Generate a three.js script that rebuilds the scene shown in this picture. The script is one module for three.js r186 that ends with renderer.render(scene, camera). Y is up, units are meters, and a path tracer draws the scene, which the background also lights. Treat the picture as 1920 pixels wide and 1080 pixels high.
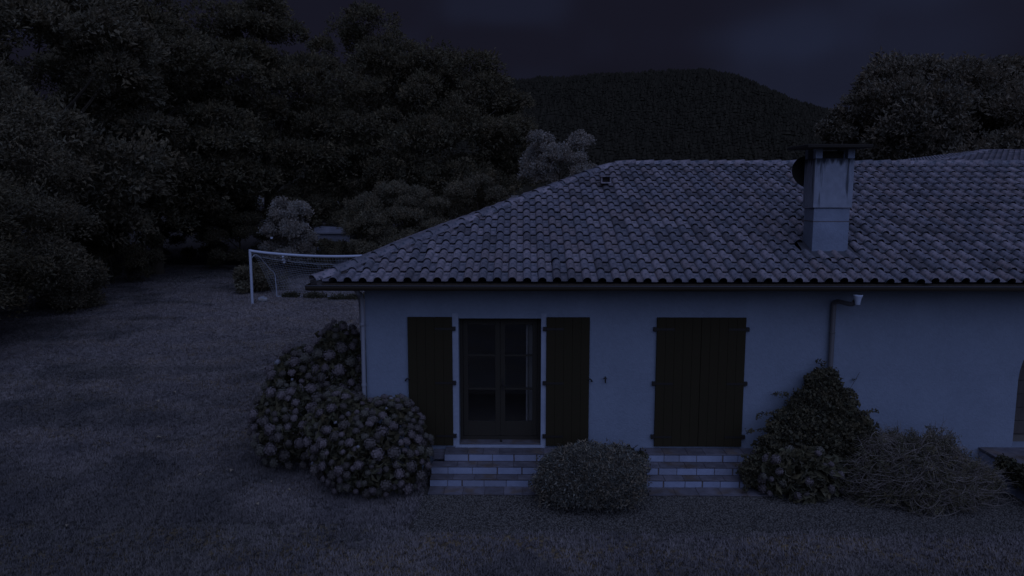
import * as THREE from 'three';
import { mergeGeometries } from 'three/addons/utils/BufferGeometryUtils.js';
import { RoundedBoxGeometry } from 'three/addons/geometries/RoundedBoxGeometry.js';

// ---------------------------------------------------------------- camera, sky, moon, exposure
const scene = new THREE.Scene();
const rad = THREE.MathUtils.degToRad;
const camera = new THREE.PerspectiveCamera(2 * THREE.MathUtils.radToDeg(Math.atan(540 / 1400)), 16 / 9, 0.1, 2000);
camera.position.set(0, 4.9, 0);
camera.rotation.order = 'YXZ';
camera.rotation.set(rad(-7.5), rad(0.75), 0);
scene.add(camera);
const renderer = new THREE.WebGLRenderer({ antialias: true });
renderer.setSize(1024, 576);
renderer.toneMapping = THREE.LinearToneMapping;
renderer.toneMappingExposure = 1.0;
renderer.shadowMap.enabled = true;

// random numbers and noise
function rng(seed) { let a = seed >>> 0; return () => { a = (a + 0x6D2B79F5) | 0; let t = Math.imul(a ^ (a >>> 15), 1 | a); t = (t + Math.imul(t ^ (t >>> 7), 61 | t)) ^ t; return ((t ^ (t >>> 14)) >>> 0) / 4294967296; }; }
function hash3(x, y, z) { let h = Math.imul(x, 374761393) ^ Math.imul(y, 668265263) ^ Math.imul(z, 2147483647 - 1274126177); h = Math.imul(h ^ (h >>> 13), 1274126177); return ((h ^ (h >>> 16)) >>> 0) / 4294967296; }
const sm = t => t * t * (3 - 2 * t);
function vnoise(x, y, z = 0, per = 0) {
  const xi = Math.floor(x), yi = Math.floor(y), zi = Math.floor(z), fx = sm(x - xi), fy = sm(y - yi), fz = sm(z - zi);
  const w = v => per ? ((v % per) + per) % per : v;
  const c = (i, j, k) => hash3(w(xi + i), w(yi + j), zi + k);
  const l = (a, b, t) => a + (b - a) * t;
  const p = k => l(l(c(0, 0, k), c(1, 0, k), fx), l(c(0, 1, k), c(1, 1, k), fx), fy);
  return fz === 0 ? p(0) : l(p(0), p(1), fz);
}
function fbm(x, y, z, oct, per = 0) { let s = 0, a = 0.5, n = 0; for (let i = 0; i < oct; i++) { s += a * vnoise(x, y, z + i * 17, per); n += a; a *= 0.5; x *= 2; y *= 2; per *= 2; } return s / n; }
const smooth = (a, b, x) => { const t = Math.min(1, Math.max(0, (x - a) / (b - a))); return t * t * (3 - 2 * t); };

// night sky: thin blue-grey cloud over a dark bank that lies along the horizon
{
  const W = 1024, H = 512, data = new Float32Array(W * H * 4);
  for (let j = 0; j < H; j++) {
    const el = ((j + 0.5) / H - 0.5) * 180, y = Math.sin(rad(el)), cy = Math.cos(rad(el));
    for (let i = 0; i < W; i++) {
      const ph = ((i + 0.5) / W - 0.5) * Math.PI * 2, dx = Math.cos(ph) * cy, dz = Math.sin(ph) * cy;
      const az = Math.atan2(dx, -dz) * 180 / Math.PI, n = fbm(dx * 4 + 20, dz * 4 + 20, y * 9 + 5, 5), n2 = fbm(dx * 6 + 60, dz * 6 + 40, y * 22 + 9, 4);
      const bank = 0.38 * (1 - smooth(5.5 + 4 * (n - 0.5), 10.5 + 4 * (n - 0.5), el)) * (1 - 0.8 * smooth(11, 17, az) * (1 - smooth(28, 36, az)));
      const thin = smooth(0.42, 0.68, n2) * 0.6 + 0.75 * smooth(12, 17, az) * (1 - smooth(28, 36, az)) * (1 - smooth(9, 15, el));
      const rise = 1 + 1.4 * smooth(11, 75, el);
      const c = [0.0079 + 0.0036 * thin, 0.0080 + 0.0060 * thin, 0.0160 + 0.0145 * thin].map(v => v * rise * (1 - bank) + bank * 0.0017);
      const k = (j * W + i) * 4;
      data[k] = c[0]; data[k + 1] = c[1]; data[k + 2] = c[2]; data[k + 3] = 1;
    }
  }
  const sky = new THREE.DataTexture(data, W, H, THREE.RGBAFormat, THREE.FloatType);
  sky.mapping = THREE.EquirectangularReflectionMapping; sky.magFilter = sky.minFilter = THREE.LinearFilter; sky.needsUpdate = true;
  scene.background = sky; scene.environment = sky;
}
const moon = new THREE.DirectionalLight(new THREE.Color().setRGB(0.33, 0.455, 1.0), 1.25);
moon.position.set(10, 42, 21); moon.target.position.set(0, 0, -14);
moon.castShadow = true; moon.shadow.radius = 170; moon.shadow.mapSize.set(4096, 4096);
Object.assign(moon.shadow.camera, { left: -45, right: 45, top: 45, bottom: -45, near: 1, far: 160 });
scene.add(moon, moon.target);

// ---------------------------------------------------------------- helpers
const V = (x, y, z) => new THREE.Vector3(x, y, z);
const col = (r, g, b) => new THREE.Color().setRGB(r, g, b);
const taken = new Map();
function numbered(n) { const k = taken.get(n) || 0; taken.set(n, k + 1); return k ? `${n}_${String(k).padStart(3, '0')}` : n; }
function tag(o, label, category, group, kind) { Object.assign(o.userData, { label, category }); if (group) o.userData.group = group; if (kind) o.userData.kind = kind; return o; }
function thing(name, label, category, [x, y, z] = [0, 0, 0], group) { const o = new THREE.Group(); o.name = numbered(name); o.position.set(x, y, z); scene.add(o); return tag(o, label, category, group); }
function part(name, geo, mat, parent, kind) { const m = new THREE.Mesh(geo, mat); m.name = name; parent.add(m); if (kind) m.userData.kind = kind; return m; }
function struct(name, geo, mat) { const m = part(name, geo, mat, scene, 'structure'); return m; }
function copy(o, label, [x, y, z], turn = 0) { const c = o.clone(); c.name = numbered(o.name.replace(/_\d{3}$/, '')); c.userData = { ...o.userData, label }; c.position.set(x, y, z); c.rotation.y = turn; scene.add(c); return c; }
// uv in metres, from the position and the way each face points
function metric(g, k = 1) {
  const q = g.index ? g.toNonIndexed() : g;
  const p = q.attributes.position, uv = new Float32Array(p.count * 2), a = V(), b = V(), c = V(), n = V();
  for (let i = 0; i < p.count; i += 3) {
    a.fromBufferAttribute(p, i); b.fromBufferAttribute(p, i + 1); c.fromBufferAttribute(p, i + 2);
    n.crossVectors(b.clone().sub(a), c.clone().sub(a)); const ax = Math.abs(n.x), ay = Math.abs(n.y), az = Math.abs(n.z);
    [a, b, c].forEach((v, j) => { const [s, t] = az >= ax && az >= ay ? [v.x, v.y] : ax >= ay ? [v.z, v.y] : [v.x, v.z]; uv[(i + j) * 2] = s * k; uv[(i + j) * 2 + 1] = t * k; });
  }
  q.setAttribute('uv', new THREE.BufferAttribute(uv, 2)); return q;
}
function box(x0, x1, y0, y1, z0, z1, bev = 0) {
  const w = x1 - x0, h = y1 - y0, d = z1 - z0;
  const g = bev ? new RoundedBoxGeometry(w, h, d, 1, Math.min(bev, w / 2.1, h / 2.1, d / 2.1)) : new THREE.BoxGeometry(w, h, d);
  g.translate((x0 + x1) / 2, (y0 + y1) / 2, (z0 + z1) / 2); return metric(g);
}
function tube(pts, r, seg = 12, rs = 8) { return metric(new THREE.TubeGeometry(new THREE.CatmullRomCurve3(pts.map(p => p.isVector3 ? p : V(...p)), false, 'centripetal'), seg, r, rs)); }
// a tube with a radius that tapers from r0 to r1
function taper(pts, r0, r1, seg = 8, rs = 7) {
  const c = new THREE.CatmullRomCurve3(pts, false, 'centripetal'), g = new THREE.TubeGeometry(c, seg, 1, rs), p = g.attributes.position, ctr = V(), v = V();
  for (let i = 0; i <= seg; i++) { c.getPointAt(i / seg, ctr); const r = r0 + (r1 - r0) * i / seg; for (let j = 0; j <= rs; j++) { const k = i * (rs + 1) + j; v.fromBufferAttribute(p, k).sub(ctr).multiplyScalar(r).add(ctr); p.setXYZ(k, v.x, v.y, v.z); } }
  g.computeVertexNormals(); return g;
}
function lathe(pts, seg = 16) { return new THREE.LatheGeometry(pts.map(([r, y]) => new THREE.Vector2(r, y)), seg); }
const merge = list => mergeGeometries(list.map(g => { const q = g.index ? g.toNonIndexed() : g; for (const k of Object.keys(q.attributes)) if (!['position', 'normal', 'uv', 'color'].includes(k)) q.deleteAttribute(k); return q; }));

// ---------------------------------------------------------------- textures (matter only: grain, stains, weathering)
function tex(size, f, srgb, repeat = 1) {
  const d = new Uint8Array(size * size * 4);
  for (let j = 0; j < size; j++) for (let i = 0; i < size; i++) { const c = f(i / size, j / size), k = (j * size + i) * 4; for (let q = 0; q < 3; q++) d[k + q] = Math.max(0, Math.min(255, Math.round(255 * (Array.isArray(c) ? c[q] : c)))); d[k + 3] = 255; }
  const t = new THREE.DataTexture(d, size, size); t.wrapS = t.wrapT = THREE.RepeatWrapping; t.magFilter = THREE.LinearFilter; t.minFilter = THREE.LinearMipmapLinearFilter; t.generateMipmaps = true;
  if (srgb) t.colorSpace = THREE.SRGBColorSpace; t.repeat.set(repeat, repeat); t.needsUpdate = true; return t;
}
const grainTex = tex(512, (u, v) => 0.80 + 0.2 * fbm(u * 8, v * 8, 1, 6, 8) + 0.06 * (fbm(u * 64, v * 64, 4, 2, 64) - 0.5), true, 0.35);
const plasterTex = tex(512, (u, v) => 0.92 + 0.075 * fbm(u * 8, v * 8, 1, 6, 8) + 0.05 * (fbm(u * 64, v * 64, 4, 2, 64) - 0.5), true, 0.35);
const bumpFine = tex(512, (u, v) => fbm(u * 48, v * 48, 2, 4, 48), false, 1);
const tileTex = tex(512, (u, v) => { const b = fbm(u * 6, v * 6, 7, 6, 6), l = smooth(0.56, 0.68, fbm(u * 22, v * 22, 9, 4, 22)); const k = 0.66 + 0.5 * b; return [k * (1 - 0.25 * l), k * (1 - 0.18 * l), k * (1 - 0.16 * l)]; }, true, 1.3);
const stoneTex = tex(512, (u, v) => { const b = fbm(u * 9, v * 9, 12, 6, 9), s = smooth(0.5, 0.72, fbm(u * 4, v * 4, 15, 5, 4)); const k = 0.72 + 0.36 * b; return [k, k * (1 - 0.08 * s), k * (1 - 0.2 * s)]; }, true, 0.9);
const lawnTex = tex(1024, (u, v) => { const a = fbm(u * 10, v * 10, 21, 6, 10), g = fbm(u * 170, v * 90, 23, 2, 10 * 9), d = smooth(0.45, 0.65, fbm(u * 5, v * 5, 27, 5, 5)); const k = 0.45 + 0.35 * a + 0.5 * (g - 0.3); return [k * (1 + 0.1 * d), k, k * (0.92 - 0.2 * d)]; }, true, 0.22);
const gravelTex = tex(512, (u, v) => { const k = 0.55 + 0.55 * vnoise(u * 90, v * 90, 31, 90) * vnoise(u * 40, v * 40, 33, 40) + 0.25 * (fbm(u * 6, v * 6, 35, 4, 6) - 0.5); return [k, k * 0.97, k * 0.92]; }, true, 0.6);
const woodTex = tex(256, (u, v) => 0.6 + 0.4 * fbm(u * 24, v * 3, 41, 5, 3), true, 1);

const M = {};
const std = (c, o = {}) => new THREE.MeshStandardMaterial({ color: col(...c), roughness: 0.85, ...o });
M.render = std([0.287, 0.312, 0.335], { map: plasterTex, bumpMap: bumpFine, bumpScale: 0.004, roughness: 0.95 });
M.trim = std([0.46, 0.48, 0.50], { map: grainTex, roughness: 0.8 });
M.tiles = [[0.335, 0.27, 0.25], [0.30, 0.26, 0.255], [0.265, 0.23, 0.225], [0.395, 0.325, 0.305], [0.23, 0.205, 0.20], [0.325, 0.255, 0.23], [0.19, 0.16, 0.15]].map(c => std(c, { map: tileTex, roughness: 0.88 }));
M.tileField = std([1, 1, 1], { map: tileTex, roughness: 0.88, vertexColors: true });
M.mortar = std([0.13, 0.105, 0.085], { map: grainTex, bumpMap: bumpFine, bumpScale: 0.01 });
M.deck = std([0.05, 0.035, 0.025]);
M.gutter = std([0.05, 0.035, 0.018], { roughness: 0.45 });
M.soffit = std([0.10, 0.068, 0.036], { map: woodTex });
M.shutter = new THREE.MeshPhysicalMaterial({ color: col(0.040, 0.029, 0.0115), roughness: 0.85, specularIntensity: 0.4 });
M.iron = std([0.03, 0.022, 0.013], { roughness: 0.55, metalness: 0.2 });
M.doorPaint = std([0.036, 0.026, 0.011], { roughness: 0.8 });
M.glass = new THREE.MeshPhysicalMaterial({ color: 0xffffff, transmission: 1, thickness: 0, roughness: 0.02, ior: 1.5 });
M.curtain = std([0.34, 0.32, 0.28]);
M.room = std([0.2, 0.165, 0.12]);
M.pipeWhite = std([0.34, 0.33, 0.32], { roughness: 0.5 });
M.pipeBeige = std([0.17, 0.15, 0.13], { roughness: 0.55 });
M.outlet = std([0.52, 0.54, 0.56], { roughness: 0.45 });
M.stones = [[0.185, 0.161, 0.155], [0.172, 0.149, 0.143], [0.155, 0.133, 0.125], [0.205, 0.18, 0.175]].map(c => std(c, { map: stoneTex, bumpMap: bumpFine, bumpScale: 0.002 }));
M.risers = [[0.41, 0.435, 0.50], [0.395, 0.415, 0.465], [0.37, 0.375, 0.41]].map(c => std(c, { map: grainTex, bumpMap: bumpFine, bumpScale: 0.002 }));
M.joint = std([0.2, 0.15, 0.115], { map: grainTex });
M.lead = std([0.10, 0.092, 0.088], { roughness: 0.6, map: grainTex });
M.chimney = std([0.30, 0.325, 0.36], { map: grainTex, bumpMap: bumpFine, bumpScale: 0.004, roughness: 0.95 });
M.soot = std([0.04, 0.03, 0.018], { map: grainTex, roughness: 1 });
M.dish = std([0.03, 0.024, 0.014], { roughness: 0.6 });
M.goal = std([0.54, 0.55, 0.56], { roughness: 0.4 });
M.net = std([0.5, 0.5, 0.48]);
M.bark = std([0.10, 0.075, 0.042], { bumpMap: bumpFine, bumpScale: 0.03, roughness: 1 });
M.plankDoor = std([0.15, 0.115, 0.085], { map: woodTex });
M.shed = std([0.33, 0.31, 0.31], { roughness: 0.7, map: grainTex });
const leafMat = (c, o = {}) => new THREE.MeshPhysicalMaterial({ color: col(...c), roughness: 0.95, transmission: 0.25, thickness: 0, specularIntensity: 0.5, side: THREE.DoubleSide, ...o });
M.white = leafMat([1, 1, 1]); M.blade = leafMat([1, 1, 1], { transmission: 0, sheen: 0.7, sheenRoughness: 0.5, sheenColor: col(0.6, 0.65, 0.7) });

// ---------------------------------------------------------------- ground
function warpGrid(n, half, x0, z0) {
  const g = new THREE.PlaneGeometry(2, 2, n, n); g.rotateX(-Math.PI / 2); const p = g.attributes.position, c = new Float32Array(p.count * 3), uv = g.attributes.uv;
  for (let i = 0; i < p.count; i++) {
    const w = t => Math.sign(t) * (0.09 * Math.abs(t) + 0.91 * Math.abs(t) ** 3.2) * half, x = x0 + w(p.getX(i)), z = z0 + w(p.getZ(i));
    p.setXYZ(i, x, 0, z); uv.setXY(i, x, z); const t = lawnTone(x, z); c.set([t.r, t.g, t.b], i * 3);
  }
  g.setAttribute('color', new THREE.BufferAttribute(c, 3)); return g;
}
function lawnTone(x, z) { // dry and green turf patches; far lawn brightness painted in, paler round the goal
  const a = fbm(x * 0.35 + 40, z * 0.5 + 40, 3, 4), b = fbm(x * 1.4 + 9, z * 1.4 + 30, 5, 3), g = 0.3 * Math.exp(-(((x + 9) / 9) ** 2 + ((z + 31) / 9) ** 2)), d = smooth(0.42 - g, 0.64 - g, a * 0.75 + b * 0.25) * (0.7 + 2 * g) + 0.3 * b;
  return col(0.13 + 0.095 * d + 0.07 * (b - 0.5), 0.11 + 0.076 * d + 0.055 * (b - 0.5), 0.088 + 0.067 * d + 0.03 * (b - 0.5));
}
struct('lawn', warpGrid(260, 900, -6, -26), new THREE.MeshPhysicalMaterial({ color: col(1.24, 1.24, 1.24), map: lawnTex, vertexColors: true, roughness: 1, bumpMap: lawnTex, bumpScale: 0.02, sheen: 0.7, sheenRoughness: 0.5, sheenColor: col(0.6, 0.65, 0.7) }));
const gravelEdge = x => 10.2 + 0.35 * (fbm(x * 1.2 + 7, 3, 1, 3) - 0.5);
const gravelSheet = (() => { // ragged edge towards the lawn
  const s = new THREE.Shape(), r = rng(5); s.moveTo(-1.75, 12.6);
  const edge = []; for (let x = 9.6; x > -1.7; x -= 0.18) edge.push([x, gravelEdge(x)]);
  s.lineTo(9.6, 12.6); for (const [x, z] of edge) s.lineTo(x, z); s.lineTo(-1.9, 10.7); s.lineTo(-1.75, 12.6);
  const g = new THREE.ShapeGeometry(s); g.rotateX(-Math.PI / 2); g.translate(0, 0.004, 0); return metric(g);
})();
struct('gravel_path', gravelSheet, std([0.125, 0.104, 0.074], { map: gravelTex, bumpMap: gravelTex, bumpScale: 0.02, roughness: 1 }));
{ // leaf litter under the wood
  const s = new THREE.Shape(), pts = []; s.moveTo(-220, 10); for (const [x, z] of [[-16.5, 10], [-16.5, 19], [-16.2, 24], [-17.6, 30], [-19.4, 36], [-19, 42], [-16, 46], [-9, 47.5], [0, 49], [30, 50], [60, 50]]) pts.push([x, z]);
  for (let i = 1; i < pts.length; i++) for (let k = 0; k < 12; k++) { const t = k / 12, x = pts[i - 1][0] + (pts[i][0] - pts[i - 1][0]) * t, z = pts[i - 1][1] + (pts[i][1] - pts[i - 1][1]) * t; s.lineTo(x + 1.4 * (fbm(z * 0.8 + 5, x * 0.8 + 50, 4, 3) - 0.5), z + 1.4 * (fbm(x * 0.8 + 50, z * 0.8 + 90, 5, 3) - 0.5)); }
  s.lineTo(60, 260); s.lineTo(-220, 260); s.lineTo(-220, 10); const g = new THREE.ShapeGeometry(s); g.rotateX(-Math.PI / 2); g.translate(0, 0.004, 0);
  struct('forest_floor', metric(g), std([0.075, 0.055, 0.034], { map: gravelTex, bumpMap: gravelTex, bumpScale: 0.03, roughness: 1 }));
}
// distant wooded hill
{
  const outline = [[-700, 30], [-300, 44], [-111, 53.2], [-64, 57.4], [-35, 59.4], [-11, 62.7], [18, 63.8], [50, 65.2], [79, 66.8], [96, 67.9], [111, 64.8], [123, 59.1], [137, 51.7], [158, 46.2], [181, 43.3], [225, 38.4], [275, 32.6], [420, 26], [700, 20]];
  const hAt = x => { for (let i = 1; i < outline.length; i++) if (x <= outline[i][0]) { const [a, b] = [outline[i - 1], outline[i]], t = (x - a[0]) / (b[0] - a[0]); return a[1] + (b[1] - a[1]) * sm(t) * 0.5 + (b[1] - a[1]) * t * 0.5; } return 20; };
  const F = 2.2, zc = -420 * F, hill = (x, z) => { const t = (z + 120) / 240, prof = Math.sin(Math.PI * Math.min(1, Math.max(0, t))) ** 0.8, n = (fbm(x * 0.09 + 200, z * 0.09 + 200, 2, 4) - 0.5) * 4 + (vnoise(x * 0.35 + 50, z * 0.35 + 50, 4) - 0.5) * 1.4; return ((hAt(x) + n - 4.9) * F + 4.9) * prof - 3; };
  const g = new THREE.PlaneGeometry(1400, 240, 420, 70); g.rotateX(-Math.PI / 2); const p = g.attributes.position;
  for (let i = 0; i < p.count; i++) { const x = p.getX(i), z = p.getZ(i); p.setXYZ(i, x * F, hill(x, z), z * F + zc); }
  g.computeVertexNormals(); struct('hill', g, new THREE.MeshPhysicalMaterial({ color: col(0.034, 0.028, 0.017), roughness: 1, specularIntensity: 0.1 }));
  const r = rng(88), cone = mergeGeometries([[0, 1, 0.5], [0.34, 0.78, 0.44], [0.62, 0.5, 0.38]].map(([y, w, h]) => { const c = new THREE.ConeGeometry(w * 0.34, h, 6, 1); c.translate(0, y + h / 2, 0); return c; })), N = 30000, m = new THREE.InstancedMesh(cone, new THREE.MeshPhysicalMaterial({ color: 0xffffff, roughness: 1, specularIntensity: 0.1 }), N), o = new THREE.Object3D(); m.name = 'hill_forest';
  for (let i = 0; i < N; i++) { const x = -130 + 430 * r(), z = -12 + 128 * r(), k = 6 + 6 * r(); o.position.set(x * F, hill(x, z) - k * 0.4, z * F + zc); o.rotation.set(0, r() * 6, 0); o.scale.set(k * (0.8 + 0.5 * r()), k, k * (0.8 + 0.5 * r())); o.updateMatrix(); m.setMatrixAt(i, o.matrix); const w = 0.75 + 0.5 * r(); m.setColorAt(i, col(0.036 * w, 0.03 * w, 0.018 * w)); }
  scene.add(tag(m, 'far dark conifer wood covering the hill behind the roof ridge', 'woodland', null, 'stuff'));
}

// ---------------------------------------------------------------- house
const HX = 3, HZ = -17.5;
const house = thing('house', 'single-storey pale rendered house with a hipped clay tile roof and dark shutters', 'house', [HX, 0, HZ]);
const hp = (name, geo, mat, parent = house, kind) => { geo.translate(-HX, 0, -HZ); return part(name, geo, mat, parent, kind); };
const XL = -2.685, XR = 14, ZF = -12.6, ZB = -22.6, WT = 3.29;
{ // front wall with its openings
  const s = new THREE.Shape(); s.moveTo(XL, 0); s.lineTo(XR, 0); s.lineTo(XR, WT); s.lineTo(XL, WT); s.lineTo(XL, 0);
  const hole = pts => { const h = new THREE.Path(); pts.forEach(([x, y], i) => i ? h.lineTo(x, y) : h.moveTo(x, y)); h.closePath(); s.holes.push(h); };
  hole([[-1.085, 0.47], [0.335, 0.47], [0.335, 2.716], [-1.085, 2.716]]);
  hole([[2.36, 0.5], [3.77, 0.5], [3.77, 2.70], [2.36, 2.70]]);
  const arch = [[8.515, 0.47], [10.715, 0.47]]; for (let i = 0; i <= 20; i++) { const a = Math.PI * i / 20; arch.push([9.615 + 1.1 * Math.cos(a), 1.65 + 1.1 * Math.sin(a)]); } hole(arch);
  const g = new THREE.ExtrudeGeometry(s, { depth: 0.3, bevelEnabled: false, curveSegments: 4 }); g.translate(0, 0, ZF - 0.3); const w = hp('wall', metric(g), M.render); w.userData.label = 'pale rendered front wall';
  hp('wall', box(XL, XL + 0.3, 0, WT, ZB, ZF - 0.3), M.render); hp('wall', box(XR - 0.3, XR, 0, WT, ZB, ZF - 0.3), M.render); hp('wall', box(XL + 0.3, XR - 0.3, 0, WT, ZB, ZB + 0.3), M.render);
  hp('floor', box(XL + 0.3, XR - 0.3, 0.2, 0.46, ZB + 0.3, ZF - 0.3), M.room);
  // room behind the glazed door
  hp('partition_wall', box(-2.37, 6.2, 0.462, 3.26, -16.6, -16.5), M.room); hp('partition_wall', box(6.2, 6.3, 0.462, 3.26, -16.6, ZF - 0.302), M.room);
  // porch recess behind the arch
  hp('partition_wall', box(8.1, 8.2, 0.462, 3.26, -14.2, ZF - 0.302), M.render); hp('partition_wall', box(11.0, 11.1, 0.462, 3.26, -14.2, ZF - 0.302), M.render); hp('partition_wall', box(8.2, 11.0, 0.462, 3.26, -14.3, -14.2), M.render);
  hp('soffit', box(-3.34, 14.4, 3.292, 3.33, -23.1, -12.04), M.soffit);
}
{ // porch door of broad boards
  const d = hp('porch_door', box(8.56, 10.66, 0.475, 2.72, -13.36, -13.33), M.deck); let y = 0.48; const r = rng(71);
  while (y < 2.68) { const h = 0.25; hp('plank', box(8.5, 10.72, y, y + h - 0.008, -13.33, -13.3 + 0.004 * r(), 0.004), M.plankDoor, d); y += h; }
}
// ---- roof
const A = rad(20.4), CA = Math.cos(A), SA = Math.sin(A), TW = 0.243, ROWS = 16, SL = 5.945, EX = SL / ROWS, EY = 3.39, EZ = -12.06, EXL = -3.38;
const RIDGE_Y = EY + SL * SA, RIDGE_Z = EZ - SL * CA;
const tileGeo = (() => { // barrel and pan in one clay tile; x across, y up the slope, z out of it
  const prof = []; for (let i = 0; i <= 8; i++) { const a = Math.PI * (1 - i / 8); prof.push([0.068 + 0.07 * Math.cos(a), 0.004 + 0.074 * Math.sin(a) ** 0.95]); }
  prof.push([0.165, 0.002], [0.2, 0], [TW - 0.002, 0.006]);
  const L = EX + 0.07, th = 0.016, pos = [], idx = [], n = prof.length, lift = s => 0.044 * (1 - s / L) + 0.012;
  const put = (s, d) => prof.forEach(([x, z]) => pos.push(x, s, z + lift(s) + d));
  put(0, 0); put(0.012, 0.003); put(L, 0); put(0, -th); put(0.16, -th);
  pos.forEach((v, i) => { });
  const q = (a, b) => { for (let i = 0; i < n - 1; i++) idx.push(a * n + i, a * n + i + 1, b * n + i + 1, a * n + i, b * n + i + 1, b * n + i); };
  q(0, 1); q(1, 2); q(3, 0); q(4, 3);
  const g = new THREE.BufferGeometry(); g.setAttribute('position', new THREE.Float32BufferAttribute(pos, 3));
  const uv = []; for (let i = 0; i < pos.length; i += 3) uv.push(pos[i] * 1.4, pos[i + 1]); g.setAttribute('uv', new THREE.Float32BufferAttribute(uv, 2));
  g.setIndex(idx); const f = g.toNonIndexed(); f.computeVertexNormals(); // smooth along the barrel, crisp at the front edge
  g.computeVertexNormals(); return g;
})();
const deckG = new THREE.BufferGeometry(); {
  const a = [EXL, EY - 0.04, EZ], b = [14.4, EY - 0.04, EZ], c = [14.4, RIDGE_Y - 0.04, RIDGE_Z], d = [EXL - EZ + RIDGE_Z > -99 ? EXL + SL * CA : 0, RIDGE_Y - 0.04, RIDGE_Z], e = [EXL, EY - 0.04, 2 * RIDGE_Z - EZ], f = [14.4, EY - 0.04, 2 * RIDGE_Z - EZ];
  deckG.setAttribute('position', new THREE.Float32BufferAttribute([a, b, c, a, c, d, a, d, e, e, d, c, e, c, f, b, f, c].flat(), 3)); deckG.setAttribute('uv', new THREE.Float32BufferAttribute(new Array(36).fill(0), 2)); deckG.computeVertexNormals();
}
const roof = hp('roof', deckG, M.deck); roof.userData.label = 'weathered clay tile roof';
{
  const r = rng(11), frame = (o, u, v, n) => new THREE.Matrix4().makeBasis(u, v, n).setPosition(o);
  const front = frame(V(EXL - HX, EY, EZ - HZ), V(1, 0, 0), V(0, SA, -CA), V(0, CA, SA));
  const left = frame(V(EXL - HX, EY, 2 * RIDGE_Z - EZ - HZ), V(0, 0, 1), V(CA, SA, 0), V(-SA, CA, 0));
  const field = [], rowTint = [];
  const chim = (u, s) => { const x = EXL + u + TW / 2, z = EZ - (s + EX / 2) * CA; return x > 4.98 && x < 5.75 && z < -13.0 && z > -13.62; };
  function lay(mat, len, lo, hi, own) {
    const cols = Math.floor(len / TW);
    for (let k = 0; k < ROWS; k++) for (let i = 0; i < cols; i++) {
      const u0 = i * TW, s0 = k * EX, a = lo(s0), b = hi(s0), a1 = lo(s0 + EX), b1 = hi(s0 + EX);
      if (u0 + TW < a + 0.02 || u0 > b - 0.02) continue; if (own && chim(u0, s0)) continue;
      const cut = u0 < a1 || u0 + TW > b1;
      let mi = Math.floor(r() * 5); if (r() < 0.07) mi = 6; else if (r() < 0.1) mi = 5;
      const jx = (r() - 0.5) * 0.006, js = (r() - 0.5) * 0.012, jr = (r() - 0.5) * 0.012, jt = (r() - 0.5) * 0.012, slip = r() < 0.03 ? 1 : 0;
      const m = new THREE.Matrix4().makeRotationZ(jr + slip * (jx > 0 ? 0.04 : -0.04)).premultiply(new THREE.Matrix4().makeRotationX(jt)).setPosition(u0 + jx, s0 + js - 0.03 - slip * 0.03 + 0.02 * (fbm(u0 * 0.5 + 3, s0 * 0.5 + 3, 8, 2) - 0.5), (r() - 0.5) * 0.006 + 0.03 * (fbm(u0 * 0.35 + 9, s0 * 0.5 + 9, 6, 2) - 0.5));
      let g = tileGeo;
      if (cut) { g = tileGeo.clone().applyMatrix4(m); const p = g.attributes.position; for (let j = 0; j < p.count; j++) p.setX(j, Math.min(Math.max(p.getX(j), lo(p.getY(j))), hi(p.getY(j)))); }
      const px = EXL + u0; const single = own && k < 6 && px < 8.7;
      if (single) { const t = part('tile', g, M.tiles[mi], roof); t.applyMatrix4(cut ? mat : mat.clone().multiply(m)); }
      else { const q = (cut ? g : g.clone().applyMatrix4(m)).clone().applyMatrix4(mat).toNonIndexed(); const c = M.tiles[mi].color, n = q.attributes.position.count, ca = new Float32Array(n * 3); const w = 0.92 + 0.16 * r(); for (let j = 0; j < n; j++) ca.set([c.r * w, c.g * w, c.b * w], j * 3); q.setAttribute('color', new THREE.BufferAttribute(ca, 3)); field.push(q); }
    }
  }
  lay(front, 14.4 - EXL, s => Math.max(-0.05, s * CA), () => 99, true);
  const LW = 2 * (EZ - RIDGE_Z);
  lay(left, LW, s => s * CA, s => LW - s * CA, false);
  part('tile_field', mergeGeometries(field), M.tileField, roof, 'stuff');
  // half-round caps on hip and ridge, on a bed of mortar
  const capG = L => { const pos = [], idx = [], N = 8, uv = []; for (const [s, w, t] of [[0, 1, 0], [0.02, 1.03, 0], [L, 0.86, 0], [0, 0.84, 1], [0.1, 0.84, 1]]) for (let i = 0; i <= N; i++) { const a = Math.PI * i / N; pos.push(Math.cos(a) * 0.125 * w, s, Math.sin(a) * 0.095 * w + 0.02 * (1 - s / L)); uv.push(i / N * 0.35, s); } const n = N + 1, q = (a, b) => { for (let i = 0; i < N; i++) idx.push(a * n + i, b * n + i + 1, a * n + i + 1, a * n + i, b * n + i, b * n + i + 1); }; q(0, 1); q(1, 2); q(3, 0); q(4, 3); const g = new THREE.BufferGeometry(); g.setAttribute('position', new THREE.Float32BufferAttribute(pos, 3)); g.setAttribute('uv', new THREE.Float32BufferAttribute(uv, 2)); g.setIndex(idx); g.computeVertexNormals(); return g; };
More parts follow.
